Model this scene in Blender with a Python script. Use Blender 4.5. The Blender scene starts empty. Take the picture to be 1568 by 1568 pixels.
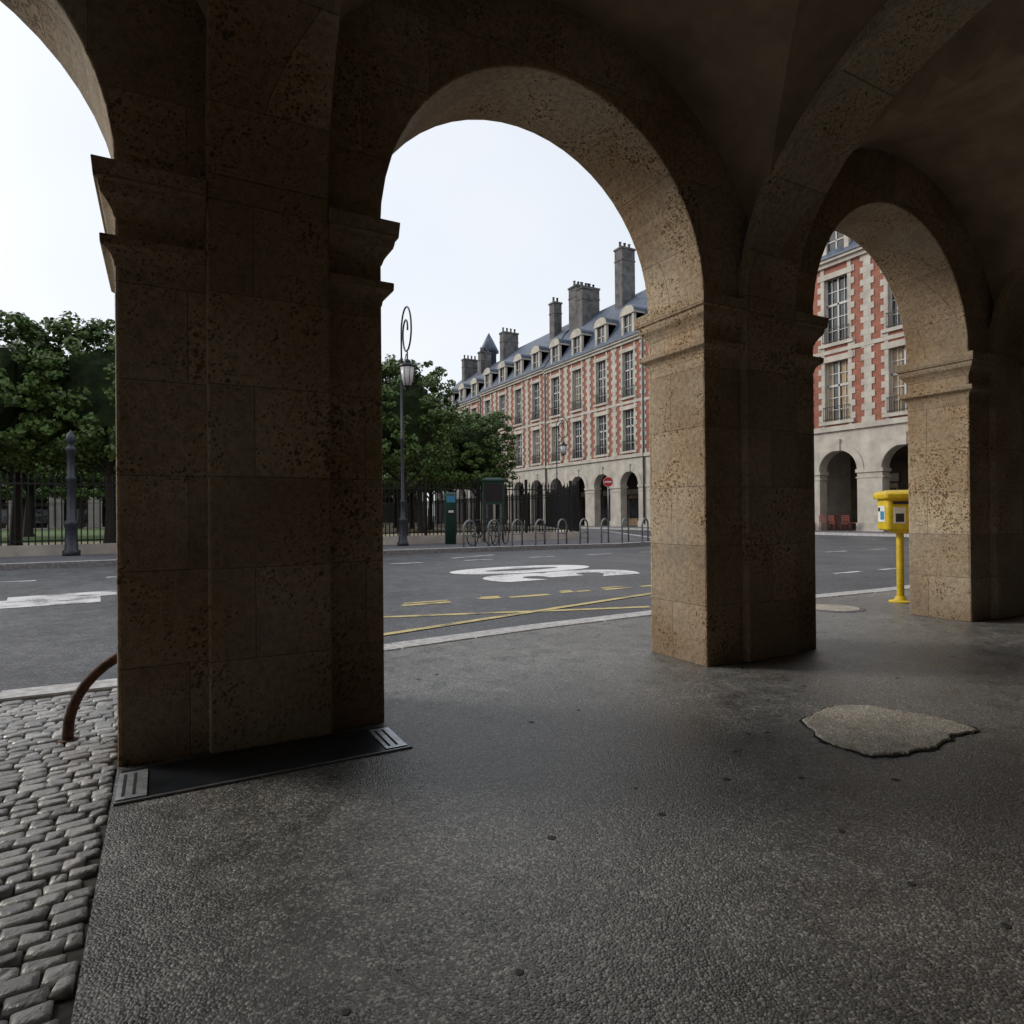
import bpy, math, random
import numpy as np
from mathutils import Vector, Matrix
random.seed(7); rng=np.random.default_rng(7)
S=bpy.context.scene; COL=S.collection

# ------------------------------------------------------------ node helpers
def newmat(name):
    m=bpy.data.materials.new(name); m.use_nodes=True
    nt=m.node_tree; b=nt.nodes['Principled BSDF']; return m,nt,b
def N(nt,t,**k):
    n=nt.nodes.new(t)
    for a,v in k.items(): setattr(n,a,v)
    return n
def L(nt,a,b): nt.links.new(a,b)
def val(nt,op,a,b=None,clamp=False):
    n=nt.nodes.new('ShaderNodeMath'); n.operation=op; n.use_clamp=clamp
    for i,x in enumerate((a,b)):
        if x is None: continue
        if isinstance(x,(int,float)): n.inputs[i].default_value=x
        else: L(nt,x,n.inputs[i])
    return n.outputs[0]
def mixc(nt,f,a,b,mode='MIX'):
    n=nt.nodes.new('ShaderNodeMix'); n.data_type='RGBA'; n.blend_type=mode
    for i,x in ((0,f),(6,a),(7,b)):
        if isinstance(x,(int,float)): n.inputs[i].default_value=x
        elif isinstance(x,tuple): n.inputs[i].default_value=(x+(1,))[:4]
        else: L(nt,x,n.inputs[i])
    return n.outputs[2]
def ramp(nt,f,stops):
    n=nt.nodes.new('ShaderNodeValToRGB'); e=n.color_ramp.elements
    while len(e)<len(stops): e.new(.5)
    for i,(p,c) in enumerate(stops):
        e[i].position=p
        if isinstance(c,(int,float)): c=(c,c,c)
        e[i].color=(*c,1)
    L(nt,f,n.inputs[0]); return n.outputs[0]
def coords(nt,scale=(1,1,1)):
    t=nt.nodes.new('ShaderNodeTexCoord'); return t.outputs['Object']
def noise(nt,co,s,d=2,r=.6):
    n=N(nt,'ShaderNodeTexNoise'); n.inputs['Scale'].default_value=s; n.inputs['Detail'].default_value=d; n.inputs['Roughness'].default_value=r
    L(nt,co,n.inputs['Vector']); return n.outputs[0]
def bump(nt,b,h,strength=.5,dist=.01):
    n=N(nt,'ShaderNodeBump'); n.inputs['Strength'].default_value=strength; n.inputs['Distance'].default_value=dist
    L(nt,h,n.inputs['Height']); L(nt,n.outputs[0],b.inputs['Normal'])
def simple(name,c,rough=.6,metal=0,ns=8,var=.25,bs=0,bd=.005,det=2):
    m,nt,b=newmat(name); co=coords(nt); n=noise(nt,co,ns,det)
    d=tuple(x*(1-var) for x in c); l=tuple(min(1,x*(1+var)) for x in c)
    L(nt,ramp(nt,n,[(.3,d),(.7,l)]),b.inputs['Base Color'])
    b.inputs['Roughness'].default_value=rough; b.inputs['Metallic'].default_value=metal
    if bs: bump(nt,b,noise(nt,co,ns*6,1),bs,bd)
    return m

def stone_mat(name,c1,c2,bw=.66,bh=.47):
    m,nt,b=newmat(name)
    t=nt.nodes.new('ShaderNodeTexCoord'); P=t.outputs['Object']
    sx=nt.nodes.new('ShaderNodeSeparateXYZ'); L(nt,P,sx.inputs[0])
    cx=nt.nodes.new('ShaderNodeCombineXYZ'); L(nt,val(nt,'ADD',sx.outputs[0],sx.outputs[1]),cx.inputs[0]); L(nt,sx.outputs[2],cx.inputs[1])
    br=N(nt,'ShaderNodeTexBrick'); br.offset=.37; br.inputs['Scale'].default_value=1
    br.inputs['Brick Width'].default_value=bw; br.inputs['Row Height'].default_value=bh
    br.inputs['Mortar Size'].default_value=.004; br.inputs['Mortar Smooth'].default_value=.8
    br.inputs['Color1'].default_value=(.0,.0,.0,1); br.inputs['Color2'].default_value=(1,1,1,1); br.inputs['Mortar'].default_value=(.5,.5,.5,1)
    L(nt,cx.outputs[0],br.inputs['Vector'])
    blk=br.outputs['Color']; mort=br.outputs['Fac']
    big=noise(nt,P,1.9,4,.70); fine=noise(nt,P,26,4,.78)
    warm=noise(nt,P,.8,2,.6)
    base=mixc(nt,ramp(nt,warm,[(.35,0.),(.65,1.)]),c1,c2)
    base=mixc(nt,1.,base,ramp(nt,blk,[(0,(.80,.78,.75)),(.5,(.98,.98,.98)),(1,(1.14,1.14,1.13))]),'MULTIPLY')
    base=mixc(nt,1.,base,ramp(nt,big,[(.3,(.80,.83,.88)),(.5,(1.,.98,.95)),(.7,(1.14,1.05,.94))]),'MULTIPLY')
    base=mixc(nt,1.,base,ramp(nt,fine,[(.3,(.60,.60,.60)),(.5,(1.,1.,1.)),(.7,(1.25,1.25,1.25))]),'MULTIPLY')
    sc2=nt.nodes.new('ShaderNodeVectorMath'); sc2.operation='ADD'; cm=nt.nodes.new('ShaderNodeCombineXYZ')
    fo=val(nt,'MULTIPLY',fine,.08)
    for i in range(3): L(nt,fo,cm.inputs[i])
    L(nt,P,sc2.inputs[0]); L(nt,cm.outputs[0],sc2.inputs[1])
    mk=val(nt,'ADD',big,val(nt,'MULTIPLY',val(nt,'SUBTRACT',blk,.5),.10))
    def pit(scale,thr,lo,hi,src):
        v=N(nt,'ShaderNodeTexVoronoi'); v.inputs['Scale'].default_value=scale; L(nt,sc2.outputs[0],v.inputs['Vector'])
        r=val(nt,'MULTIPLY',ramp(nt,src,[(lo,0.),(hi,1.)]),thr)
        return val(nt,'MULTIPLY',val(nt,'SUBTRACT',r,v.outputs['Distance']),6.,True)
    pits_=val(nt,'MAXIMUM',pit(40,.46,.34,.70,mk),pit(17,.31,.36,.66,mk))
    base=mixc(nt,val(nt,'MULTIPLY',pits_,.75),base,(c1[0]*.20,c1[1]*.18,c1[2]*.16))
    base=mixc(nt,val(nt,'MULTIPLY',mort,.35),base,(c1[0]*.45,c1[1]*.42,c1[2]*.38))
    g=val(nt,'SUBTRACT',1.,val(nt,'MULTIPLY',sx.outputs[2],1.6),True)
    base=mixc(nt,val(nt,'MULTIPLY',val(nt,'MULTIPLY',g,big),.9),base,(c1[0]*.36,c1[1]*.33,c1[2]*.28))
    L(nt,base,b.inputs['Base Color']); b.inputs['Roughness'].default_value=.88
    b.inputs['Specular IOR Level'].default_value=.25
    h=val(nt,'SUBTRACT',val(nt,'MULTIPLY',fine,.8),val(nt,'ADD',pits_,val(nt,'MULTIPLY',mort,.4)))
    bump(nt,b,h,.95,.013); return m

def asphalt_mat(name,dark,light,agg=110,rough=.62,bs=.7,bd=.006,patch=.5,spec=.5):
    m,nt,b=newmat(name); P=coords(nt)
    v=N(nt,'ShaderNodeTexVoronoi'); v.inputs['Scale'].default_value=agg; L(nt,P,v.inputs['Vector'])
    sc=nt.nodes.new('ShaderNodeSeparateColor'); L(nt,v.outputs['Color'],sc.inputs[0])
    a=ramp(nt,sc.outputs[0],[(.0,dark),(.7,tuple((d*3+l)/4 for d,l in zip(dark,light))),(.98,light)])
    big=noise(nt,P,.5,3,.62); mid=noise(nt,P,5,4,.74)
    a=mixc(nt,1.,a,ramp(nt,big,[(.3,(1-patch*.5,)*3),(.7,(1+patch*.6,)*3)]),'MULTIPLY')
    a=mixc(nt,1.,a,ramp(nt,mid,[(.3,(.66,.66,.66)),(.7,(1.32,1.31,1.29))]),'MULTIPLY')
    L(nt,a,b.inputs['Base Color']); b.inputs['Specular IOR Level'].default_value=spec
    L(nt,ramp(nt,mid,[(.35,rough-.10),(.65,rough+.12)]),b.inputs['Roughness'])
    if bs: bump(nt,b,val(nt,'SUBTRACT',1.,v.outputs['Distance']),bs,bd)
    return m

M={}
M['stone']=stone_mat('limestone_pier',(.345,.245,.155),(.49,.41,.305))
M['vault']=simple('vault_plaster',(.34,.26,.175),.9,0,2.5,.3,0,.01,3)
M['fstone']=simple('facade_stone',(.49,.455,.40),.85,0,1.2,.24,0,.01,4)
M['floor']=asphalt_mat('arcade_asphalt',(.078,.078,.076),(.34,.33,.31),125,.34,.6,.0045,.6,.9)
M['road']=asphalt_mat('road_asphalt',(.056,.060,.068),(.17,.175,.19),60,.55,.4,.006,.6)
M['ground']=asphalt_mat('ground_mat',(.07,.07,.07),(.12,.12,.11),30,.8,0)
M['pave']=asphalt_mat('pavement_mat',(.10,.10,.11),(.2,.2,.21),40,.7,0)
M['kerb']=simple('granite_kerb',(.48,.48,.48),.7,0,14,.3)
M['gravel']=simple('park_gravel',(.33,.29,.21),.95,0,1.5,.25)
M['grass']=simple('lawn_mat',(.07,.12,.03),.95,0,3,.35)
M['iron']=simple('black_iron',(.018,.020,.022),.45,.3,20,.4)
M['postblue']=simple('painted_post',(.035,.042,.055),.45,.1,20,.4)
M['steel']=simple('galvanised_steel',(.24,.25,.26),.4,.5,14,.3)
M['plate']=simple('brushed_plate',(.50,.53,.56),.35,.6,30,.25)
M['rust']=simple('rusty_iron',(.075,.035,.022),.75,.3,25,.5,.4)
M['glass_l']=simple('lantern_glass',(.62,.64,.64),.25,0,5,.1)
M['green']=simple('green_paint',(.02,.07,.05),.4,0,12,.3)
M['blue']=simple('blue_panel',(.05,.25,.42),.4,0,12,.2)
M['yellow']=simple('yellow_paint',(.66,.47,.015),.42,0,7,.24,0,.1,4)
M['white']=simple('white_label',(.75,.76,.76),.5,0,9,.1)
M['red']=simple('red_paint',(.55,.03,.03),.4,0,9,.15)
M['chairred']=simple('chair_red',(.22,.05,.035),.5,0,9,.2)
M['darkp']=simple('dark_panel',(.02,.02,.025),.4,0,9,.2)
M['drain']=simple('shadowed_drain_lid',(.035,.042,.052),.28,.4,6,.4)  # metal lid, its base colour darkened for the shadow along the strip
M['frame']=simple('window_frame',(.50,.50,.47),.5,0,9,.12)
M['slate']=simple('slate_roof',(.070,.092,.135),.5,0,2.4,.4)
M['chim']=simple('chimney_render',(.12,.115,.115),.9,0,1.6,.4)
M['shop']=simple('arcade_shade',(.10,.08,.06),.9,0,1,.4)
M['curtain']=simple('curtain',(.38,.28,.17),.8,0,3,.3)
M['concrete']=asphalt_mat('concrete_patch',(.36,.33,.28),(.66,.62,.55),110,.85,.8,.005,.3,.3)
M['crack']=simple('crack_dirt',(.015,.014,.012),.95)
M['gum']=simple('gum_spot',(.05,.048,.045),.7)
M['joint']=simple('sett_joint_sand',(.06,.056,.05),.95,0,30,.4)
M['bark']=simple('bark',(.035,.028,.022),.95,0,12,.4)
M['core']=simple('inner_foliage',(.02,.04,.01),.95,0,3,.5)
m,nt,b=newmat('red_brick'); t=nt.nodes.new('ShaderNodeTexCoord'); sx=nt.nodes.new('ShaderNodeSeparateXYZ'); L(nt,t.outputs['Object'],sx.inputs[0])
cx=nt.nodes.new('ShaderNodeCombineXYZ'); L(nt,val(nt,'ADD',sx.outputs[0],sx.outputs[1]),cx.inputs[0]); L(nt,sx.outputs[2],cx.inputs[1])
br=N(nt,'ShaderNodeTexBrick'); br.inputs['Scale'].default_value=1; br.inputs['Brick Width'].default_value=.24; br.inputs['Row Height'].default_value=.085; br.inputs['Mortar Size'].default_value=.008
br.inputs['Color1'].default_value=(.27,.080,.050,1); br.inputs['Color2'].default_value=(.36,.125,.08,1); br.inputs['Mortar'].default_value=(.33,.22,.17,1); L(nt,cx.outputs[0],br.inputs['Vector'])
L(nt,mixc(nt,1.,br.outputs['Color'],ramp(nt,noise(nt,t.outputs['Object'],.9,4),[(.3,(.74,.74,.74)),(.7,(1.2,1.17,1.15))]),'MULTIPLY'),b.inputs['Base Color']); b.inputs['Roughness'].default_value=.9; M['brick']=m
m,nt,b=newmat('window_glass'); P=coords(nt)
L(nt,ramp(nt,noise(nt,P,.8,1),[(.35,(.012,.016,.022)),(.65,(.06,.075,.09))]),b.inputs['Base Color']); b.inputs['Roughness'].default_value=.06; b.inputs['Specular IOR Level'].default_value=.8
bump(nt,b,noise(nt,P,1.5,0),.25,.03); M['glass']=m
def paint(name,c,lo,hi):
    m,nt,b=newmat(name); P=coords(nt)
    w=val(nt,'ADD',val(nt,'MULTIPLY',noise(nt,P,2.2,5,.7),.6),val(nt,'MULTIPLY',noise(nt,P,45,3,.8),.4))
    L(nt,mixc(nt,ramp(nt,w,[(lo,0.),(hi,1.)]),(.085,.088,.092),c),b.inputs['Base Color']); b.inputs['Roughness'].default_value=.65
    return m
M['pw']=paint('road_paint_white',(.78,.79,.80),.36,.50)
M['pwf']=paint('road_paint_white_faded',(.70,.71,.73),.40,.54)
M['py']=paint('road_paint_yellow',(.66,.55,.24),.38,.52)
m,nt,b=newmat('linden_foliage'); P=coords(nt); g=nt.nodes.new('ShaderNodeNewGeometry')
c=mixc(nt,ramp(nt,noise(nt,P,1.3,2,.7),[(.35,0.),(.65,1.)]),(.028,.062,.011),(.080,.150,.026))
c=mixc(nt,val(nt,'MULTIPLY',g.outputs['Random Per Island'],.5),c,(.12,.20,.036))
b.inputs['Roughness'].default_value=.5; L(nt,c,b.inputs['Base Color']); M['leaf']=m
m,nt,b=newmat('granite_setts'); P=coords(nt); g=nt.nodes.new('ShaderNodeNewGeometry')
c=ramp(nt,g.outputs['Random Per Island'],[(0,(.22,.218,.215)),(.5,(.35,.345,.34)),(1,(.50,.49,.48))])
c=mixc(nt,1.,c,ramp(nt,noise(nt,P,40,4,.7),[(.3,(.7,.7,.7)),(.7,(1.25,1.25,1.25))]),'MULTIPLY'); L(nt,c,b.inputs['Base Color']); b.inputs['Roughness'].default_value=.34
bump(nt,b,noise(nt,P,55,2,.7),.6,.006); M['sett']=m

# ------------------------------------------------------------ mesh builder
class MB:
    def __init__(s,P=None): s.v=[]; s.f=[]; s.m=[]; s.mats=[]; s.P=P or (lambda a,b,c:(a,b,c)); s.sm=[]
    def mi(s,k):
        if k not in s.mats: s.mats.append(k)
        return s.mats.index(k)
    def face(s,pts,k,smooth=False):
        i=len(s.v); s.v+= [s.P(*p) for p in pts]; s.f.append(tuple(range(i,i+len(pts)))); s.m.append(s.mi(k)); s.sm.append(smooth)
    def box(s,x0,x1,y0,y1,z0,z1,k):
        i=len(s.v); s.v+=[s.P(x,y,z) for z in (z0,z1) for y in (y0,y1) for x in (x0,x1)]
        for q in ((0,2,3,1),(4,5,7,6),(0,1,5,4),(2,6,7,3),(0,4,6,2),(1,3,7,5)):
            s.f.append(tuple(i+a for a in q)); s.m.append(s.mi(k)); s.sm.append(False)
    def loft(s,rings,k,smooth=True,cap=True):
        i=len(s.v); n=len(rings[0])
        for r in rings: s.v+=[s.P(*p) for p in r]
        for a in range(len(rings)-1):
            for j in range(n):
                s.f.append((i+a*n+j,i+a*n+(j+1)%n,i+(a+1)*n+(j+1)%n,i+(a+1)*n+j)); s.m.append(s.mi(k)); s.sm.append(smooth)
        if cap:
            s.f.append(tuple(i+j for j in range(n))[::-1]); s.m.append(s.mi(k)); s.sm.append(False)
            e=i+(len(rings)-1)*n; s.f.append(tuple(e+j for j in range(n))); s.m.append(s.mi(k)); s.sm.append(False)
    def rectrings(s,x0,x1,y0,y1,prof,k,l=1,r=1):
        s.loft([[(x0-e*l,y0-e,z),(x1+e*r,y0-e,z),(x1+e*r,y1+e,z),(x0-e*l,y1+e,z)] for z,e in prof],k,False)
    def tube(s,pts,r,k,n=8):
        pts=[Vector(p) for p in pts]; R=r if isinstance(r,(list,tuple)) else [r]*len(pts)
        t=(pts[1]-pts[0]).normalized(); u=t.orthogonal().normalized(); rings=[]
        for i,p in enumerate(pts):
            a=pts[max(i-1,0)]; b_=pts[min(i+1,len(pts)-1)]; t=(b_-a).normalized()
            u=(u-t*u.dot(t)).normalized(); w=t.cross(u)
            rings.append([tuple(p+(u*math.cos(2*math.pi*j/n)+w*math.sin(2*math.pi*j/n))*R[i]) for j in range(n)])
        s.loft(rings,k)
    def lathe(s,x,y,prof,k,n=14):
        s.loft([[(x+r*math.cos(2*math.pi*j/n),y+r*math.sin(2*math.pi*j/n),z) for j in range(n)] for z,r in prof],k)
    def obj(s,name,bevel=0,merge=False,parent=None,loc=None,rz=0):
        me=bpy.data.meshes.new(name); me.from_pydata(s.v,[],s.f)
        for k in s.mats: me.materials.append(M[k])
        me.polygons.foreach_set('material_index',s.m); me.polygons.foreach_set('use_smooth',s.sm)
        import bmesh
        bm=bmesh.new(); bm.from_mesh(me)
        if merge: bmesh.ops.remove_doubles(bm,verts=bm.verts,dist=.0005)
        bmesh.ops.recalc_face_normals(bm,faces=bm.faces); bm.to_mesh(me); bm.free()
        o=bpy.data.objects.new(name,me); COL.objects.link(o)
        if bevel:
            b=o.modifiers.new('bevel','BEVEL'); b.width=bevel; b.segments=2; b.limit_method='ANGLE'; b.angle_limit=math.radians(40)
        if parent: o.parent=parent
        if loc: o.location=loc
        o.rotation_euler[2]=rz
        return o
def empty(name,loc=(0,0,0),rz=0):
    e=bpy.data.objects.new(name,None); COL.objects.link(e); e.location=loc; e.rotation_euler[2]=rz; return e

def arch_bay(mb,s0,s1,o0,o1,zs,ztop,d0,d1,k,n=28,z0=0):
    r=(o1-o0)/2; c=(o0+o1)/2
    arc=[(c-r*math.cos(math.pi*i/n),zs+r*math.sin(math.pi*i/n)) for i in range(n+1)]
    for d in (d0,d1):
        for a,b_ in ((s0,o0),(o1,s1)):
            mb.face([(a,d,z0),(b_,d,z0),(b_,d,zs),(a,d,zs)],k)
            mb.face([(a,d,zs),(b_,d,zs),(b_,d,ztop),(a,d,ztop)],k)
        for i in range(n):
            (xa,za),(xb,zb)=arc[i],arc[i+1]
            mb.face([(xa,d,za),(xb,d,zb),(xb,d,ztop),(xa,d,ztop)],k)
    for i in range(n):
        (xa,za),(xb,zb)=arc[i],arc[i+1]
        mb.face([(xa,d0,za),(xa,d1,za),(xb,d1,zb),(xb,d0,zb)],k)
    for x in (o0,o1): mb.face([(x,d0,z0),(x,d1,z0),(x,d1,zs),(x,d0,zs)],k)

# ------------------------------------------------------------ near arcade
PER=3.9; PW=1.325; X0=-.2; YI=3.6; YO=4.25; ZS=2.9
arc=empty('arcade_building')
kmin,kmax=-3,8
mb=MB()
for k in range(kmin,kmax):
    a=X0+PER*k
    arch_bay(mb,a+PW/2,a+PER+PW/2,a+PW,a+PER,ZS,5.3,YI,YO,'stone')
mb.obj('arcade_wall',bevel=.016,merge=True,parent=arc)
mb=MB()
NECK=[(2.42,.001),(2.45,.006),(2.475,.018),(2.49,.034),(2.50,.050),(2.505,.056),(2.548,.058),(2.56,.006)]
IMP=[(2.66,.002),(2.69,.012),(2.72,.03),(2.75,.055),(2.775,.062),(2.80,.064),(2.806,.08),(2.895,.088),(2.905,.003)]
for k in range(kmin,kmax+1):
    a=X0+PER*k
    for pr_ in (NECK,IMP):
        mb.rectrings(a,a+.40,YI,YO,pr_,'stone',1,0); mb.rectrings(a+1.01,a+PW,YI,YO,pr_,'stone',0,1)
        mb.rectrings(a+.401,a+1.009,YI+.3,YO-.001,pr_,'stone',0,0)
mb.obj('impost_mouldings',parent=arc,bevel=.005)
mb=MB()
for k in range(kmin,kmax+1):
    a=X0+PER*k+.40; b_=a+.61; pr=.062
    mb.box(a,b_,YI-pr,YI+.01,0,2.95,'stone')
    n=24; cy=(3.6-1)/2; ry=2.3; ring=[]
    for i in range(n+1):
        t=math.pi*i/n
        yi=cy+(ry-pr)*math.cos(t); zi=2.95+(1.70-pr)*math.sin(t)
        yo=cy+(ry+.02)*math.cos(t); zo=2.95+(1.70+.12)*math.sin(t)
        ring.append([(a,yi,zi),(b_,yi,zi),(b_,yo,zo),(a,yo,zo)])
    mb.loft(ring,'stone',False)
    mb.box(a,b_,-1.01,-.9,0,2.95,'vault')
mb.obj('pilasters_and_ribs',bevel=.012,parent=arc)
mb=MB(); n=22
def vz(x,y):
    A=2.9+1.78*math.sqrt(max(0,1-(x/1.95)**2)); B=2.9+1.8*math.sqrt(max(0,1-((y-1.3)/2.3)**2)); return max(A,B)
for k in range(kmin,kmax):
    c=X0+PER*k+PW/2+PER/2
    xs=[-1.95*math.cos(math.pi*i/n) for i in range(n+1)]; ys=[1.3-2.3*math.cos(math.pi*i/n) for i in range(n+1)]
    for i in range(n):
        for j in range(n):
            mb.face([(c+xs[i],ys[j],vz(xs[i],ys[j])),(c+xs[i+1],ys[j],vz(xs[i+1],ys[j])),(c+xs[i+1],ys[j+1],vz(xs[i+1],ys[j+1])),(c+xs[i],ys[j+1],vz(xs[i],ys[j+1]))],'vault',False)
mb.obj('groin_vaults',merge=True,parent=arc)
mb=MB()
xa=X0+PER*kmin; xb=X0+PER*kmax+PW
mb.box(xa,xb,-1.35,-1.0,-.02,5.3,'vault')
for k in range(kmin,kmax):
    c=X0+PER*k+PW/2+PER/2
    mb.box(c-1.1,c+1.1,-1.0,-.97,0.05,2.7,'green'); mb.box(c-1.0,c+1.0,-.97,-.96,.5,2.6,'glass')
mb.obj('back_wall',parent=arc)
mb=MB(); mb.box(xa,xb,-8,YO-.02,5.3,16,'brick'); mb.box(xa,xb,-8,YO+.08,5.32,5.6,'fstone'); mb.obj('upper_storeys',parent=arc)

# ------------------------------------------------------------ ground, road, pavements
def sheet(name,pts,z,k,skirt=None):
    mb=MB(); mb.face([(x,y,z) for x,y in pts],k)
    if skirt is not None:
        for i in range(len(pts)):
            (a,b_),(c,d)=pts[i],pts[(i+1)%len(pts)]
            mb.face([(a,b_,skirt),(c,d,skirt),(c,d,z-.0005),(a,b_,z-.0005)],'kerb')
    return mb.obj(name)
def band(mb,pl,w,z,k,skirt=None):
    off=[]
    for i,p in enumerate(pl):
        a=Vector(pl[max(i-1,0)]); b_=Vector(pl[min(i+1,len(pl)-1)]); t=(b_-a).normalized(); off.append((p[0]-t.y*w,p[1]+t.x*w))
    for i in range(len(pl)-1):
        mb.face([(*pl[i],z),(*pl[i+1],z),(*off[i+1],z),(*off[i],z)],k)
        if skirt is not None:
            for q in (pl,off): mb.face([(*q[i],skirt),(*q[i+1],skirt),(*q[i+1],z),(*q[i],z)],k)
sheet('ground',[(-700,-700),(900,-700),(900,900),(-700,900)],-.12,'ground')
RZ=-.10
sheet('road',[(-90,3),(36,3),(36,110),(14,110),(14,60),(-90,60)],RZ,'road')
kpl=[(-60,5.55),(-1.0,5.58),(0,5.55),(1.85,5.75),(3.4,5.93),(5.2,6.02),(7.5,5.95),(9.2,5.88),(32.5,5.88)]
sheet('arcade_pavement',[(-.2,-1.4),(31.5,-1.4),(31.5,5.88),(9.2,5.88),(7.5,5.95),(5.2,6.02),(3.4,5.93),(1.85,5.75),(0,5.55),(-.2,5.552)],0,'floor')
mb=MB()
for i in range(len(kpl)-1):
    a=Vector(kpl[i]); b_=Vector(kpl[i+1]); Ln=(b_-a).length; n=max(1,round(Ln/1.0)); t=(b_-a)/Ln; nn=Vector((t.y,-t.x))
    for j in range(n):
        p=a+t*(Ln*j/n+.006); q=a+t*(Ln*(j+1)/n-.006); z=.010+random.uniform(-.003,.003)
        r=[(p.x,p.y),(q.x,q.y),(q.x+nn.x*.26,q.y+nn.y*.26),(p.x+nn.x*.26,p.y+nn.y*.26)]
        c=Vector(((p.x+q.x)/2+nn.x*.13,(p.y+q.y)/2+nn.y*.13))
        mb.loft([[(x,y,RZ-.02) for x,y in r],[(x,y,z-.012) for x,y in r],[(c.x+(x-c.x)*.985,c.y+(y-c.y)*.96,z) for x,y in r]],'kerb',False)
mb.obj('kerb')
mb=MB(); mb.face([(-16,-1.4,-.012),(-.2,-1.4,-.012),(-.2,5.30,-.012),(-16,5.30,-.012)],'joint')
y=-.4
while y<5.24:
    x=(-5.2 if y>1 else -3)+random.uniform(0,.15); w=.070+random.uniform(-.009,.009)
    while x<-.22:
        l=random.choice((.065,.085,.10,.12))+random.uniform(-.012,.012); x1=min(x+l,-.205)
        if x1-x>.04:
            g=.0035; h=random.uniform(-.005,.008); tl=[random.uniform(-.004,.004) for _ in range(4)]
            yo=math.sin(x*1.1)*.03+math.sin(x*3.7+y)*.012+random.uniform(-.004,.004); jj=[random.uniform(-.006,.006) for _ in range(8)]
            A,B,C,D=x+g,x1-g,y+g+yo,y+w-g+yo
            def rg(e,z,t=0): return [(A+e+jj[0],C+e+jj[1],z+t*tl[0]),(B-e+jj[2],C+e+jj[3],z+t*tl[1]),(B-e+jj[4],D-e+jj[5],z+t*tl[2]),(A+e+jj[6],D-e+jj[7],z+t*tl[3])]
            mb.loft([rg(-.002,-.02),rg(0,-.004+h,1),rg(.006,.003+h,1),rg(.015,.006+h,1)],'sett',True)
        x=x1 if x1<-.21 else 0
    y+=w
mb.obj('cobblestone_pavement')
ppl=[(-90,20.5),(6,20.4),(12,20.0),(15.2,19.3),(17.6,19.8),(19.6,21.5),(26,34),(26.6,40),(26.6,90)]
sheet('park_pavement',ppl+[(-90,90)],.05,'pave',RZ-.01)
mb=MB(); band(mb,ppl,.28,.056,'kerb',RZ-.01); mb.obj('kerb')
sheet('park_ground',[(-90,24.6),(17,24.6),(22.4,36),(22.4,88),(-90,88)],.062,'gravel')
sheet('lawn',[(-60,37),(10,37),(10,80),(-60,80)],.07,'grass')
sheet('building_pavement',[(32.6,9),(42,9),(42,93),(-80,93),(-80,90.5),(32.6,90.5)],.05,'pave',RZ-.01)

def strip(mb,a,b_,w,k,z=RZ+.006):
    a=Vector(a); b_=Vector(b_); t=(b_-a).normalized()*(w/2); nx,ny=-t.y,t.x
    mb.face([(a.x+nx,a.y+ny,z),(b_.x+nx,b_.y+ny,z),(b_.x-nx,b_.y-ny,z),(a.x-nx,a.y-ny,z)],k)
mb=MB()
strip(mb,(.2,8.65),(5.9,6.8),.12,'py'); strip(mb,(1.95,6.7),(9.9,8.62),.12,'py',RZ+.010)
for x0,x1,dy in ((3.0,3.75,0),(4.25,4.62,.05),(4.75,5.45,-.05),(5.75,6.0,.05),(6.05,6.3,.0),(6.6,7.15,-.02),(7.4,7.9,0),(8.3,9.0,0),(1.6,2.4,0)):
    strip(mb,(x0,8.78+dy),(x1,8.76+dy),.15,'py')
    if x0 in (4.25,5.75,6.6,3.0): strip(mb,(x0+.1,8.97),(x1+.05,8.95),.1,'py')
mb.obj('yellow_loading_bay_marking')
mb=MB()
for x in np.arange(-14,15,2.15): strip(mb,(x,16.5),(x+.9,16.5),.16,'pwf')
for x in (12.3,13.9,15.5): strip(mb,(x,8.4),(x+.9,8.4),.12,'pw')
strip(mb,(7.6,17.6),(9.4,18.3),.16,'pwf')
for x in (12.0,14.2,16.4,18.6,20.8): strip(mb,(x,13.0),(x+1.1,13.0),.14,'pwf')
mb.obj('lane_dash_marking')
mb=MB()
for i,(x0,x1,yy,w) in enumerate(((-5.6,-.9,11.9,1.1),(-2.2,.3,12.8,.8),(-5.6,-2.6,13.6,.35))): strip(mb,(x0,yy),(x1,yy+.35),w,'pwf',RZ+.006+.002*i)
mb.obj('worn_white_marking')
cu=bpy.data.curves.new('speed_marking','FONT'); cu.body='30'; cu.offset=.045; o=bpy.data.objects.new('speed_limit_road_marking',cu); COL.objects.link(o)
o.location=(9.0,10.6,RZ+.006); o.rotation_euler=(0,0,math.radians(90)); o.scale=(3.25,4.6,1); cu.materials.append(M['pw'])

# ------------------------------------------------------------ floor details
mb=MB()
def blob(pts,sub,amp):
    out=[Vector(p) for p in pts]
    for s_ in range(sub):
        nw=[]
        for i in range(len(out)):
            a=out[i]; b_=out[(i+1)%len(out)]; mpt=(a+b_)/2; d=b_-a
            mpt+=Vector((-d.y,d.x))*random.uniform(-amp,amp); nw+=[a,mpt]
        out=nw
    return [(p.x,p.y) for p in out]
pp=blob([(3.21,2.40),(3.53,2.47),(3.80,2.37),(3.90,2.10),(3.86,1.80),(3.487,1.797),(3.2,1.80),(3.03,1.877),(3.015,2.12)],4,.12)
c=Vector((3.45,2.1)); big=[tuple(c+(Vector(p)-c)*(1.035+.02*math.sin(i*.45))) for i,p in enumerate(pp)]
mb.face([(x,y,.004) for x,y in big],'crack')
mb.loft([[(x,y,.0) for x,y in pp],[(x,y,.009) for x,y in pp],[tuple(c+(Vector(p)-c)*.975)+(.014,) for p in pp]],'concrete',False)
mb.obj('concrete_floor_patch')
mb=MB()
rg_=random.Random(3)
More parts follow.
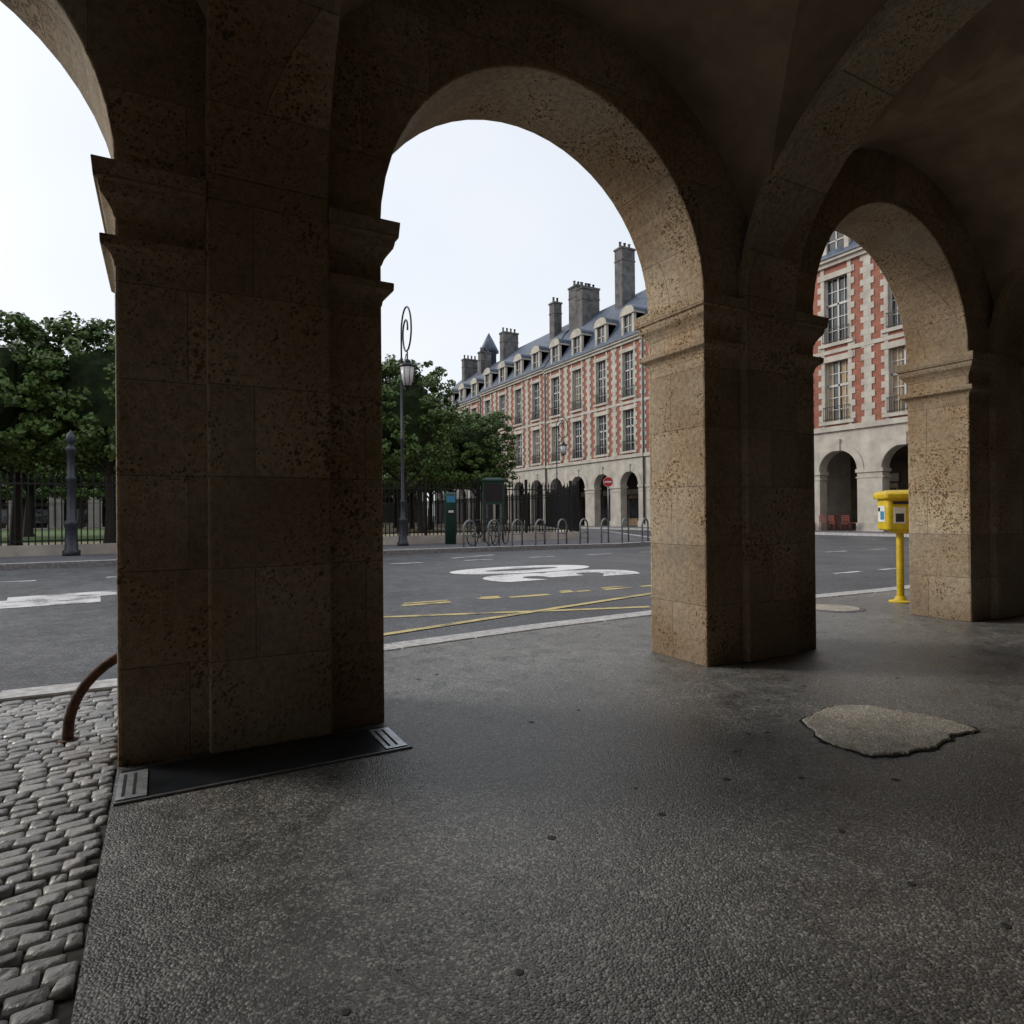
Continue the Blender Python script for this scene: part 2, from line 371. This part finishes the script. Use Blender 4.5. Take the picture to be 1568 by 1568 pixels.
for i in range(90):
    x=rg_.uniform(.1,9); y=rg_.uniform(.6,5.4); r_=rg_.uniform(.008,.02)
    if YI-.1<y<YO+.1 or (2.9<x<4.0 and 1.7<y<2.6) or (x<1.2 and y>3): continue
    mb.lathe(x,y,[(.0005,r_),(.0018,r_*.8)],'gum',9)
mb.obj('chewing_gum_spots')
mb=MB()
mb.box(-.18,1.10,3.14,3.52,.001,.006,'drain')
mb.box(-.19,1.12,3.125,3.137,.001,.010,'steel')
for a,b_ in ((-.185,-.07),(.99,1.10)):
    mb.box(a,b_,3.15,3.47,.006,.013,'plate')
    for q in (.02,.06): mb.box(a+q,a+q+.012,3.18,3.44,.013,.0145,'crack')
mb.obj('drain_channel')
mb=MB(); mb.lathe(7.3,5.0,[(0,.36),(.006,.35),(.008,.33)],'pave',32); mb.lathe(7.3,5.0,[(.008,.3),(.011,.29)],'concrete',32); mb.obj('manhole_cover')
mb=MB(); pts=[(-.456,4.15,-.02)]+[(-.006-.45*math.cos(t),4.15+.02*math.sin(t),.05+.43*math.sin(t)) for t in np.linspace(0,math.pi,22)]+[(.444,4.15,-.02)]
mb.tube(pts,.027,'rust',12); mb.lathe(-.456,4.15,[(-.01,.05),(.012,.048),(.016,.03)],'rust'); mb.lathe(.444,4.15,[(-.01,.05),(.012,.048),(.016,.03)],'rust'); mb.obj('hoop_bollard')

mb=MB()
def rrect(w,d,r,z,n=5,ox=0,oy=0):
    o=[]
    for cx_,cy_,a0 in ((w/2-r,d/2-r,0),(-w/2+r,d/2-r,90),(-w/2+r,-d/2+r,180),(w/2-r,-d/2+r,270)):
        for i in range(n): a=math.radians(a0+90*i/(n-1)); o.append((cx_+r*math.cos(a)+ox,cy_+r*math.sin(a)+oy,z))
    return o
mb.loft([rrect(.44,.30,.04,.95),rrect(.48,.34,.05,.97),rrect(.48,.34,.05,1.36)],'yellow')
mb.loft([rrect(.56,.42,.06,1.36,oy=-.02),rrect(.58,.44,.06,1.375,oy=-.02),rrect(.58,.44,.06,1.42,oy=-.02),rrect(.52,.38,.06,1.455),rrect(.36,.24,.06,1.475)],'yellow')
mb.box(-.17,.17,-.19,-.168,1.29,1.33,'darkp')
mb.box(-.16,-.02,-.176,-.168,1.04,1.25,'white'); mb.box(-.14,-.04,-.179,-.176,1.06,1.17,'darkp'); mb.box(.03,.16,-.176,-.168,1.10,1.22,'blue')
mb.box(-.247,-.239,-.11,.10,1.06,1.27,'white'); mb.box(-.250,-.247,-.09,.02,1.09,1.2,'blue'); mb.box(-.250,-.247,.03,.09,1.2,1.25,'darkp')
mb.tube([(0,.05,0),(0,.05,.5),(0,.05,.98)],.045,'yellow',14)
mb.lathe(0,.05,[(0,.14),(.015,.14),(.03,.08),(.08,.055)],'yellow',18)
mb.box(-.1,.1,-.1,.15,.91,.955,'yellow')
mb.obj('mailbox',loc=(8.50,4.84,0),rz=math.radians(-38),bevel=.004)

# ------------------------------------------------------------ street furniture
def street_lamp(x,y,z,ang,name='street_lamp'):
    mb=MB()
    mb.lathe(0,0,[(0,.22),(.12,.22),(.16,.17),(.5,.15),(.9,.13),(.95,.16),(1.02,.16),(1.06,.10),(1.6,.085),(1.65,.11),(1.72,.11),(1.76,.07),(4.0,.06),(4.05,.08),(4.12,.08),(4.15,.05),(7.0,.04),(7.05,.06),(7.12,.06),(7.2,.035)],'postblue',14)
    cx_,cz,rx,rz_=.55,8.05,.55,.9
    pts=[(0,0,7.1)]
    for i in range(46):
        t=math.radians(180-i*12); k=1 if i<16 else max(.28,1-(i-16)/30*.75)
        pts.append((cx_+rx*k*math.cos(t),0,cz+rz_*k*math.sin(t)))
    mb.tube(pts,.034,'iron',7)
    mb.tube([(0,0,6.3),(.3,0,6.9),(.55,0,7.2)],.02,'iron',6)
    lx=.66
    mb.tube([(lx,0,7.25),(lx,0,6.95)],.03,'iron')
    mb.lathe(lx,0,[(6.98,.03),(6.95,.1),(6.86,.14),(6.82,.12),(6.78,.27),(6.70,.32),(6.66,.30)],'iron',8)
    mb.lathe(lx,0,[(6.66,.29),(6.2,.23),(5.98,.16)],'glass_l',8)
    for j in range(8):
        a=2*math.pi*j/8; mb.tube([(lx+.295*math.cos(a),.295*math.sin(a),6.67),(lx+.235*math.cos(a),.235*math.sin(a),6.2),(lx+.165*math.cos(a),.165*math.sin(a),5.97)],.011,'iron',4)
    mb.lathe(lx,0,[(5.99,.16),(5.95,.16),(5.9,.06),(5.82,.02)],'iron',8)
    mb.obj(name,loc=(x,y,z),rz=ang)
street_lamp(8.0,23.2,.05,-math.pi/2)
street_lamp(27.2,42.1,-.05,0)
mb=MB()
mb.lathe(0,0,[(0,.24),(.15,.24),(.2,.18),(.9,.16),(.95,.2),(1.05,.2),(1.1,.13),(2.3,.11),(2.34,.15),(2.42,.15),(2.46,.11),(3.2,.10),(3.24,.15),(3.34,.15),(3.38,.08),(3.46,.08),(3.52,.13),(3.62,.15),(3.72,.12),(3.8,.05),(3.9,.01)],'postblue',16)
mb.obj('iron_post',loc=(-2.5,23.8,.05))
mb=MB()
mb.loft([rrect(.42,.36,.06,0),rrect(.42,.36,.06,1.55),rrect(.44,.4,.06,1.6),rrect(.44,.4,.06,1.98),rrect(.36,.3,.06,2.06)],'green')
mb.box(-.17,.17,-.212,-.2,1.66,1.92,'blue'); mb.box(-.13,.13,-.192,-.18,1.15,1.4,'darkp'); mb.box(-.1,.1,-.2,-.192,1.25,1.34,'white')
mb.obj('parking_meter',loc=(10.05,23.4,.05),rz=math.radians(-15))
mb=MB()
for x in (-.42,.42): mb.box(x-.03,x+.03,-.03,.03,0,2.5,'green')
mb.box(-.48,.48,-.05,.05,1.60,2.58,'green'); mb.loft([rrect(1.1,.22,.03,2.58),rrect(1.0,.16,.03,2.68),rrect(.6,.06,.02,2.74)],'green'); mb.box(-.4,.4,-.06,-.05,1.70,2.48,'darkp')
mb.obj('notice_board',loc=(12.4,24.2,.05),rz=math.radians(-12))
mb=MB(); mb.tube([(0,0,0),(0,0,3.15)],.032,'steel')
ring=lambda r,y:[(r*math.cos(2*math.pi*j/28),y,2.9+r*math.sin(2*math.pi*j/28)) for j in range(28)]
mb.loft([ring(.25,-.04),ring(.25,-.055)],'white',False); mb.loft([ring(.235,-.055),ring(.235,-.058)],'red',False); mb.box(-.17,.17,-.064,-.058,2.86,2.94,'white')
mb.obj('no_entry_sign',loc=(19.6,25.6,-.1),rz=math.radians(-36))
for i in range(9):
    mb=MB(); w=.38; p=[(-w,0,0),(-w,0,.68)]+[(-w*math.cos(t),0,.68+.27*math.sin(t)) for t in np.linspace(.25,math.pi-.25,9)]+[(w,0,.68),(w,0,0)]
    mb.tube(p,.034,'steel'); mb.tube([(-w,0,.42),(w,0,.42)],.02,'steel',6)
    mb.obj('bike_rack',loc=(9.7+.93*i,20.85-.11*i,.05),rz=math.radians(32))
def bicycle(x,y,z,rz,fr='iron'):
    mb=MB()
    for cx_ in (-.53,.53):
        mb.tube([(cx_+.33*math.cos(t),0,.34+.33*math.sin(t)) for t in np.linspace(0,2*math.pi,25)],.02,'iron',6)
        for j in range(10):
            a=math.pi*2*j/10; mb.tube([(cx_,0,.34),(cx_+.32*math.cos(a),0,.34+.32*math.sin(a))],.003,'steel',3)
    for p in ([(-.53,0,.34),(-.08,0,.30),(.38,0,.78),(-.2,0,.76),(-.08,0,.30)],[(-.53,0,.34),(-.2,0,.76),(-.22,0,.92)],[(.53,0,.34),(.38,0,.78),(.35,0,.98)],[(.35,-.26,1.02),(.33,0,.99),(.35,.26,1.02)]):
        for a,b_ in zip(p,p[1:]): mb.tube([a,b_],.02,fr,6)
    mb.loft([rrect(.26,.14,.05,.92,ox=-.24),rrect(.24,.12,.05,.97,ox=-.24)],'darkp'); mb.tube([(-.08,-.08,.18),(-.08,.08,.42)],.012,'steel',5)
    mb.obj('bicycle',loc=(x,y,z),rz=rz)
bicycle(10.6,21.7,.05,math.radians(25)); bicycle(11.3,21.5,.05,math.radians(40))

mb=MB(); fl=[(-24,24.5),(17,24.5),(22.5,36),(22.5,86)]
for a,b_ in zip(fl,fl[1:]):
    a=Vector(a); b_=Vector(b_); Ln=(b_-a).length; t=(b_-a)/Ln; nrm=Vector((-t.y,t.x))
    def bx(c,hw,hd,z0,z1,k):
        p=[c+t*sx_*hw+nrm*sy*hd for sx_,sy in ((-1,-1),(1,-1),(1,1),(-1,1))]
        mb.loft([[(q.x,q.y,z0) for q in p],[(q.x,q.y,z1) for q in p]],k,False)
    mid=(a+b_)/2
    bx(mid,Ln/2,.16,.05,.38,'fstone')
    for z in (.48,2.28): bx(mid,Ln/2,.014,z,z+.05,'iron')
    n=int(Ln/.17)
    for i in range(n):
        c=a+t*(i+.5)*Ln/n
        if i%14==0: bx(c,.05,.05,.38,2.75,'iron')
        else:
            p=[c+t*sx_*.017+nrm*sy*.017 for sx_,sy in ((-1,-1),(1,-1),(1,1),(-1,1))]; q=[c+(w-c)*1.7 for w in p]; r=[c+(w-c)*.1 for w in p]
            mb.loft([[(w.x,w.y,.38) for w in p],[(w.x,w.y,2.42) for w in p],[(w.x,w.y,2.47) for w in q],[(w.x,w.y,2.66) for w in r]],'iron',False)
mb.obj('park_fence')

# ------------------------------------------------------------ trees (clipped lindens)
def tree_mesh(name,sx_,sy,z0,z1,nl,seed):
    r=np.random.default_rng(seed)
    mb=MB()
    mb.tube([(0,0,-.1),(.03,0,.3),(.05,.04,1.5),(0,.08,2.6),(.05,.05,z0+1.2),(0,0,z1-1.5)],[.30,.22,.18,.16,.12,.04],'bark',9)
    for i in range(8):
        a=i*2.4; zz=2.5+.2*i; e=r.uniform(1.1,1.8)
        mb.tube([(.03,.05,zz),(math.cos(a)*e*.5,math.sin(a)*e*.5,zz+.7),(math.cos(a)*e,math.sin(a)*e,zz+1.7)],[.08,.05,.02],'bark',6)
    zc=(z0+z1)/2; hz=(z1-z0)/2; rings=[]
    for i in range(1,12):
        ph=math.pi*i/12-math.pi/2; rings.append([])
        for j in range(18):
            th=2*math.pi*j/18; dx,dy,dz=math.cos(ph)*math.cos(th),math.cos(ph)*math.sin(th),math.sin(ph)
            q=(abs(dx)**4+abs(dy)**4+abs(dz)**4)**.25; f=r.uniform(.50,.64)/q
            rings[-1].append((dx*f*sx_,dy*f*sy,zc+dz*f*hz))
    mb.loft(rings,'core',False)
    o=mb.obj('tmp'); base=o.data; bpy.data.objects.remove(o)
    nv=len(base.vertices)
    bv=np.zeros(nv*3); base.vertices.foreach_get('co',bv); bf=[tuple(p.vertices) for p in base.polygons]; bm_=[p.material_index for p in base.polygons]
    nc=320; cs=[]
    while len(cs)<nc:
        p=r.uniform(-1,1,3); q=(abs(p[0])**6+abs(p[1])**6+abs(p[2])**6)
        if .15<q<1.0: cs.append(p)
    cs=np.array(cs); cen=np.stack([cs[:,0]*sx_,cs[:,1]*sy,zc+cs[:,2]*hz],1)
    rad=r.uniform(.18,.42,nc); per=nl//nc
    C=np.repeat(cen,per,0); R=np.repeat(rad,per)
    d=r.normal(size=(len(C),3)); d/=np.linalg.norm(d,axis=1)[:,None]
    Pp=C+d*(R*r.uniform(.3,1,len(C))**.5)[:,None]*np.array([1.15,1.15,.8])
    out=(Pp-np.array([0,0,zc])); out/=np.linalg.norm(out,axis=1)[:,None]
    nrm=d*.5+out*.5+r.normal(size=d.shape)*.45+np.array([0,0,.3]); nrm/=np.linalg.norm(nrm,axis=1)[:,None]
    u=np.cross(nrm,r.normal(size=d.shape)); u/=np.linalg.norm(u,axis=1)[:,None]; v=np.cross(nrm,u)
    s=r.uniform(.06,.12,len(C))[:,None]
    quad=np.stack([Pp-u*s,Pp+v*s*.7,Pp+u*s,Pp-v*s*.7],1).reshape(-1,3)
    verts=np.concatenate([bv.reshape(-1,3),quad]); k=len(C)
    faces=bf+[(nv+4*i,nv+4*i+1,nv+4*i+2,nv+4*i+3) for i in range(k)]
    me=bpy.data.meshes.new(name); me.from_pydata(verts.tolist(),[],faces)
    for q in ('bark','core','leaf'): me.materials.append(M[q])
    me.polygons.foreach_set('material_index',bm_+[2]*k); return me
TM=[tree_mesh('linden_mesh',2.25,2.15,3.3,8.55,16000,s) for s in (1,2,3)]
def tree(x,y,sc=1,sz=1):
    o=bpy.data.objects.new('linden_tree',random.choice(TM)); COL.objects.link(o); o.location=(x,y,.06)
    o.rotation_euler=(0,0,random.choice((0,math.pi/2,math.pi,-math.pi/2))+random.uniform(-.08,.08)); o.scale=(sc,sc,sz*random.uniform(.98,1.02))
for i in range(9):
    tree(10.4-4.1*i,30+random.uniform(-.15,.15),1,1.02)
    if i>0: tree(10.6-4.1*i+random.uniform(-.3,.3),34.3)
for x in (14.6,18.7): tree(x,38.8,1,.93); tree(x,43,1,.93)
for i in range(8): tree(18.7,47.5+4.4*i,1,.93); tree(14.5,47.5+4.4*i,1,.93)
for i in range(9): tree(9-5.5*i,50,1.3,1.0)
for i in range(11): tree(7-5*i,84,1.2,1.0)

# ------------------------------------------------------------ pavilions
def pavilion_mesh(seed,chims):
    r=random.Random(seed); mb=MB(); W=15.6; Bw=3.9
    for k in range(4):
        a=k*Bw; c=a+Bw/2; rr=1.21
        arch_bay(mb,a,a+Bw,c-rr,c+rr,3.62,6.0,0,.7,'fstone',20)
        n=18
        for i in range(n):
            t0=math.pi*i/n; t1=math.pi*(i+1)/n
            f=lambda rad,t,d:(c-rad*math.cos(t),d,3.62+rad*math.sin(t))
            mb.face([f(rr+.02,t0,-.05),f(rr+.02,t1,-.05),f(rr+.42,t1,-.05),f(rr+.42,t0,-.05)],'fstone')
            mb.face([f(rr+.42,t0,-.05),f(rr+.42,t1,-.05),f(rr+.42,t1,0),f(rr+.42,t0,0)],'fstone')
            mb.face([f(rr+.02,t0,-.05),f(rr+.02,t1,-.05),f(rr+.02,t1,0.02),f(rr+.02,t0,0.02)],'fstone')
        mb.box(c-.2,c+.2,-.12,.0,4.8,5.5,'fstone')
        for s0,s1 in ((a,c-rr+.07),(c+rr-.07,a+Bw)):
            mb.box(s0,s1,-.07,.77,3.42,3.62,'fstone'); mb.box(s0,s1,-.03,.73,3.1,3.17,'fstone')
            mb.box(s0,s1,-.05,.002,0,.5,'fstone')
        ww=.76
        for s0,s1 in ((a,c-ww),(c+ww,a+Bw)): mb.box(s0,s1,.0,.45,6.3,16,'brick')
        for z0,z1 in ((6.3,6.62),(10.25,11.35),(15.3,16)): mb.box(c-ww,c+ww,.003,.45,z0,z1,'brick')
        for z0,z1 in ((6.62,10.25),(11.35,15.3)):
            mb.box(c-ww-.32,c+ww+.32,-.08,.02,z1-.02,z1+.32,'fstone')
            mb.box(c-ww-.36,c+ww+.36,-.14,.02,z0-.2,z0,'fstone')
            mb.box(c-ww,c+ww,.30,.32,z0,z1,'glass')
            if r.random()<.5:
                mb.box(c-ww,c-ww+r.uniform(.3,.7),.285,.297,z0,z1,'curtain')
                if r.random()<.7: mb.box(c+ww-r.uniform(.3,.6),c+ww,.285,.297,z0,z1,'curtain')
            for s_,w_ in ((c-ww,.07),(c+ww-.07,.07),(c-.05,.1)): mb.box(s_,s_+w_,.22,.283,z0,z1,'frame')
            for s_ in (c-.42,c+.38): mb.box(s_,s_+.035,.235,.28,z0,z1,'frame')
            H=z1-z0
            for j in range(6):
                zz=z0+H*j/5; mb.box(c-ww,c+ww,.24-.02*(j==3),.279,zz-.03-(.04 if j==3 else 0),zz+.03+(.04 if j==3 else 0),'frame')
            for zz in (z0+.1,z0+.85): mb.box(c-ww-.1,c+ww+.1,-.12,-.09,zz,zz+.04,'iron')
            for j in range(13): s_=c-ww-.08+j*(2*ww+.14)/12; mb.box(s_,s_+.02,-.115,-.095,z0,z0+.88,'iron')
        z=6.3; j=0
        while z<15.9:
            h=.36; e=.42 if j%2 else .22
            mb.box(c-ww-e,c-ww+.003,-.045,.3,z,min(z+h-.006,16),'fstone'); mb.box(c+ww-.003,c+ww+e,-.045,.3,z,min(z+h-.006,16),'fstone')
            e=.40 if j%2==0 else .22
            mb.box(a-(e if k else 0),a+e,-.05,.1,z,min(z+h-.006,16),'fstone')
            if k==3: mb.box(a+Bw-e,a+Bw,-.05,.1,z,min(z+h-.006,16),'fstone')
            z+=h; j+=1
    mb.box(0,W,-.14,.5,6.0,6.3,'fstone'); mb.box(0,W,-.07,.0,10.72,10.95,'fstone')
    mb.box(0,W,-.18,.5,16,16.25,'fstone'); mb.box(0,W,-.34,.5,16.25,16.42,'fstone'); mb.box(0,W,-.42,-.25,16.42,16.55,'slate')
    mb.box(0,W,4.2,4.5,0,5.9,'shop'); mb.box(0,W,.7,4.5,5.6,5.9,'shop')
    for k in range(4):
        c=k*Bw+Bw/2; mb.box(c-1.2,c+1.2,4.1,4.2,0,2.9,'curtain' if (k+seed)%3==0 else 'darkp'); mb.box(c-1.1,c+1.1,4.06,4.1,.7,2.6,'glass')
        mb.box(c-1.3,c+1.3,4.0,4.1,3.0,3.5,'fstone')
    mb.box(.01,W-.01,9.8,10,0,16,'fstone')
    for s_ in (.0,W-.02): mb.box(s_,s_+.02,.5,10,0,16,'fstone')
    e=[(-.3,16.45),(2.6,20.6),(5,22.6),(7.4,20.6),(10.3,16.45)]
    for (d0,z0),(d1,z1) in zip(e,e[1:]): mb.face([(0,d0,z0),(W,d0,z0),(W,d1,z1),(0,d1,z1)],'slate')
    for s_ in (0,W): mb.face([(s_,d,z) for d,z in e],'chim')
    for k in range(4):
        c=k*Bw+Bw/2; hw=.85
        mb.box(c-hw,c-hw+.28,-.02,1.6,16.42,18.5,'fstone'); mb.box(c+hw-.28,c+hw,-.02,1.6,16.42,18.5,'fstone'); mb.box(c-.57,c+.57,.15,.2,16.6,18.5,'glass'); mb.box(c-.04,c+.04,.1,.15,16.6,18.5,'frame'); mb.box(c-.57,c+.57,.1,.149,17.5,17.57,'frame')
        mb.box(c-hw-.1,c+hw+.1,-.12,1.9,18.5,18.68,'fstone'); mb.box(c-.57,c+.57,.0,.6,16.42,16.7,'fstone')
        n=8; pf=[(c-(hw+.12)*math.cos(math.pi*i/n),18.69+.62*math.sin(math.pi*i/n)) for i in range(n+1)]
        mb.face([(x,-.1,z) for x,z in pf],'fstone')
        for (xa_,za),(xb_,zb) in zip(pf,pf[1:]): mb.face([(xa_,-.12,za),(xb_,-.12,zb),(xb_,3.0,zb),(xa_,3.0,za)],'slate',True)
        mb.box(c-hw,c+hw,.25,1.5,16.42,18.5,'slate')
        s_=k*Bw+.05
        if k: mb.box(s_-.3,s_+.3,1.3,2.6,18.9,19.7,'slate'); mb.box(s_-.2,s_+.2,1.28,1.3,19.0,19.6,'glass'); mb.box(s_-.36,s_+.36,1.2,2.8,19.7,19.8,'fstone')
    mb.tube([(W-.06,-.1,.3),(W-.06,-.1,16.2)],.08,'chim',8)
    for s_,ds,d0,d1,zt in chims:
        mb.box(s_,s_+ds,d0,d1,17,zt,'chim'); mb.box(s_-.08,s_+ds+.08,d0-.08,d1+.08,zt,zt+.18,'chim'); mb.box(s_-.05,s_+ds+.05,d0-.05,d1+.05,zt-1.1,zt-.98,'chim')
        nn=max(2,int((d1-d0)/.5))
        for i in range(nn):
            dd=d0+.25+(d1-d0-.5)*i/(nn-1); mb.lathe(s_+ds/2,dd,[(zt+.15,.14),(zt+.5,.12),(zt+.7,.11),(zt+.72,.15),(zt+.78,.15)],'iron' if i%2 else 'chim',8)
    return mb
def place_pav(seed,x,y,rz,chims,sz=1,flip=False):
    mb=pavilion_mesh(seed,chims)
    if flip: mb.v=[(d,s_,z) for s_,d,z in mb.v]
    o=mb.obj('brick_house',loc=(x,y,.05),rz=rz); o.scale[2]=sz; return o
Ys=[10.35,25.95,41.55,57.15,72.75]
ch=[[(7,1,3.4,6.6,24.5)],[(0.3,1,3.4,6.6,25)],[(6.4,1.1,3.0,4.6,26.6),(12.4,1.0,2.6,4.0,24.6),(14.0,1.5,3,6.0,25.4)],[(2.2,1.0,2.6,3.6,24.4),(14.6,1.0,2.8,5.0,24.3)],[(6.0,.9,3,4.6,24),(11.5,.9,3,5.2,24.2)]]
for i,y in enumerate(Ys): place_pav(i,35.6,y,0,ch[i],[1,.995,1.0,1.01,.985][i],True)
for i in range(6): place_pav(i+10,33-15.6*(i+1)+2.5,93,0,[(3,1,3,6,24.5),(11,1,3,6,24.8)],.9)
mb=MB(); mb.lathe(0,0,[(20,1.1),(24.3,1.1),(24.4,1.5),(26.0,.7),(27.2,.05)],'slate',8); mb.box(-1.1,1.1,-1.1,1.1,0,22,'chim'); mb.obj('roof_turret',loc=(41,81,0))

for i,(x,y,rz) in enumerate(((35.2,23.2,.3),(35.1,23.9,-.2),(35.3,24.7,.1),(35.0,25.4,.5),(36.8,23.6,2.8),(36.9,24.5,3.3),(36.7,25.2,3),(35.1,26.2,.1))):
    mb=MB()
    for a in (-.2,.2):
        mb.tube([(a,-.2,0),(a,-.19,.45)],.018,'chairred',6); mb.tube([(a,.22,0),(a,.19,.45),(a*.95,.26,.92)],.018,'chairred',6)
    mb.loft([rrect(.46,.44,.06,.44),rrect(.46,.44,.06,.48)],'chairred')
    for z in (.6,.7,.8,.9): mb.box(-.2,.2,.21+(z-.6)*.12,.235+(z-.6)*.12,z-.03,z+.03,'chairred')
    mb.obj('cafe_chair',loc=(x,y,.05),rz=rz+math.pi/2)

# ------------------------------------------------------------ world, sun, camera
sd=Vector((-.62,.58,.50)).normalized()
w=bpy.data.worlds.new('World'); S.world=w; w.use_nodes=True; nt=w.node_tree; bg=nt.nodes['Background']
sky=nt.nodes.new('ShaderNodeTexSky'); sky.sky_type='NISHITA'; sky.sun_disc=False
sky.sun_elevation=math.asin(sd.z); sky.sun_rotation=math.atan2(sd.x,sd.y)%(2*math.pi); sky.air_density=1.2; sky.dust_density=3
tc=nt.nodes.new('ShaderNodeTexCoord'); nz=N(nt,'ShaderNodeTexNoise'); nz.inputs['Scale'].default_value=2.2; nz.inputs['Detail'].default_value=3; L(nt,tc.outputs['Generated'],nz.inputs['Vector'])
veil=ramp(nt,nz.outputs[0],[(.3,(.74,.80,.88)),(.7,(.90,.915,.94))])
veil=mixc(nt,1.,veil,(9.2,9.2,9.2),'MULTIPLY')
mx_=mixc(nt,.80,sky.outputs[0],veil)
L(nt,mx_,bg.inputs[0]); bg.inputs[1].default_value=.130
sl=bpy.data.lights.new('sun','SUN'); sl.energy=1.5; sl.angle=math.radians(14); sl.color=(1,.94,.85)
so=bpy.data.objects.new('sun',sl); COL.objects.link(so); so.rotation_euler=sd.to_track_quat('Z','Y').to_euler()
p=.0041; rho=.009; th=math.radians(28.8)
F=Vector((math.sin(th)*math.cos(p),math.cos(th)*math.cos(p),math.sin(p))); R0=Vector((math.cos(th),-math.sin(th),0)); U0=R0.cross(F)
CR=R0*math.cos(rho)-U0*math.sin(rho); CU=R0*math.sin(rho)+U0*math.cos(rho)
cam=bpy.data.cameras.new('camera'); co=bpy.data.objects.new('camera',cam); COL.objects.link(co)
co.matrix_world=Matrix(((CR.x,CU.x,-F.x,0),(CR.y,CU.y,-F.y,0),(CR.z,CU.z,-F.z,1.2),(0,0,0,1)))
cam.sensor_width=36; cam.lens=22.3; cam.clip_end=3000; cam.clip_start=.05; S.camera=co
S.view_settings.view_transform='Standard'; S.view_settings.look='None'; S.view_settings.exposure=0
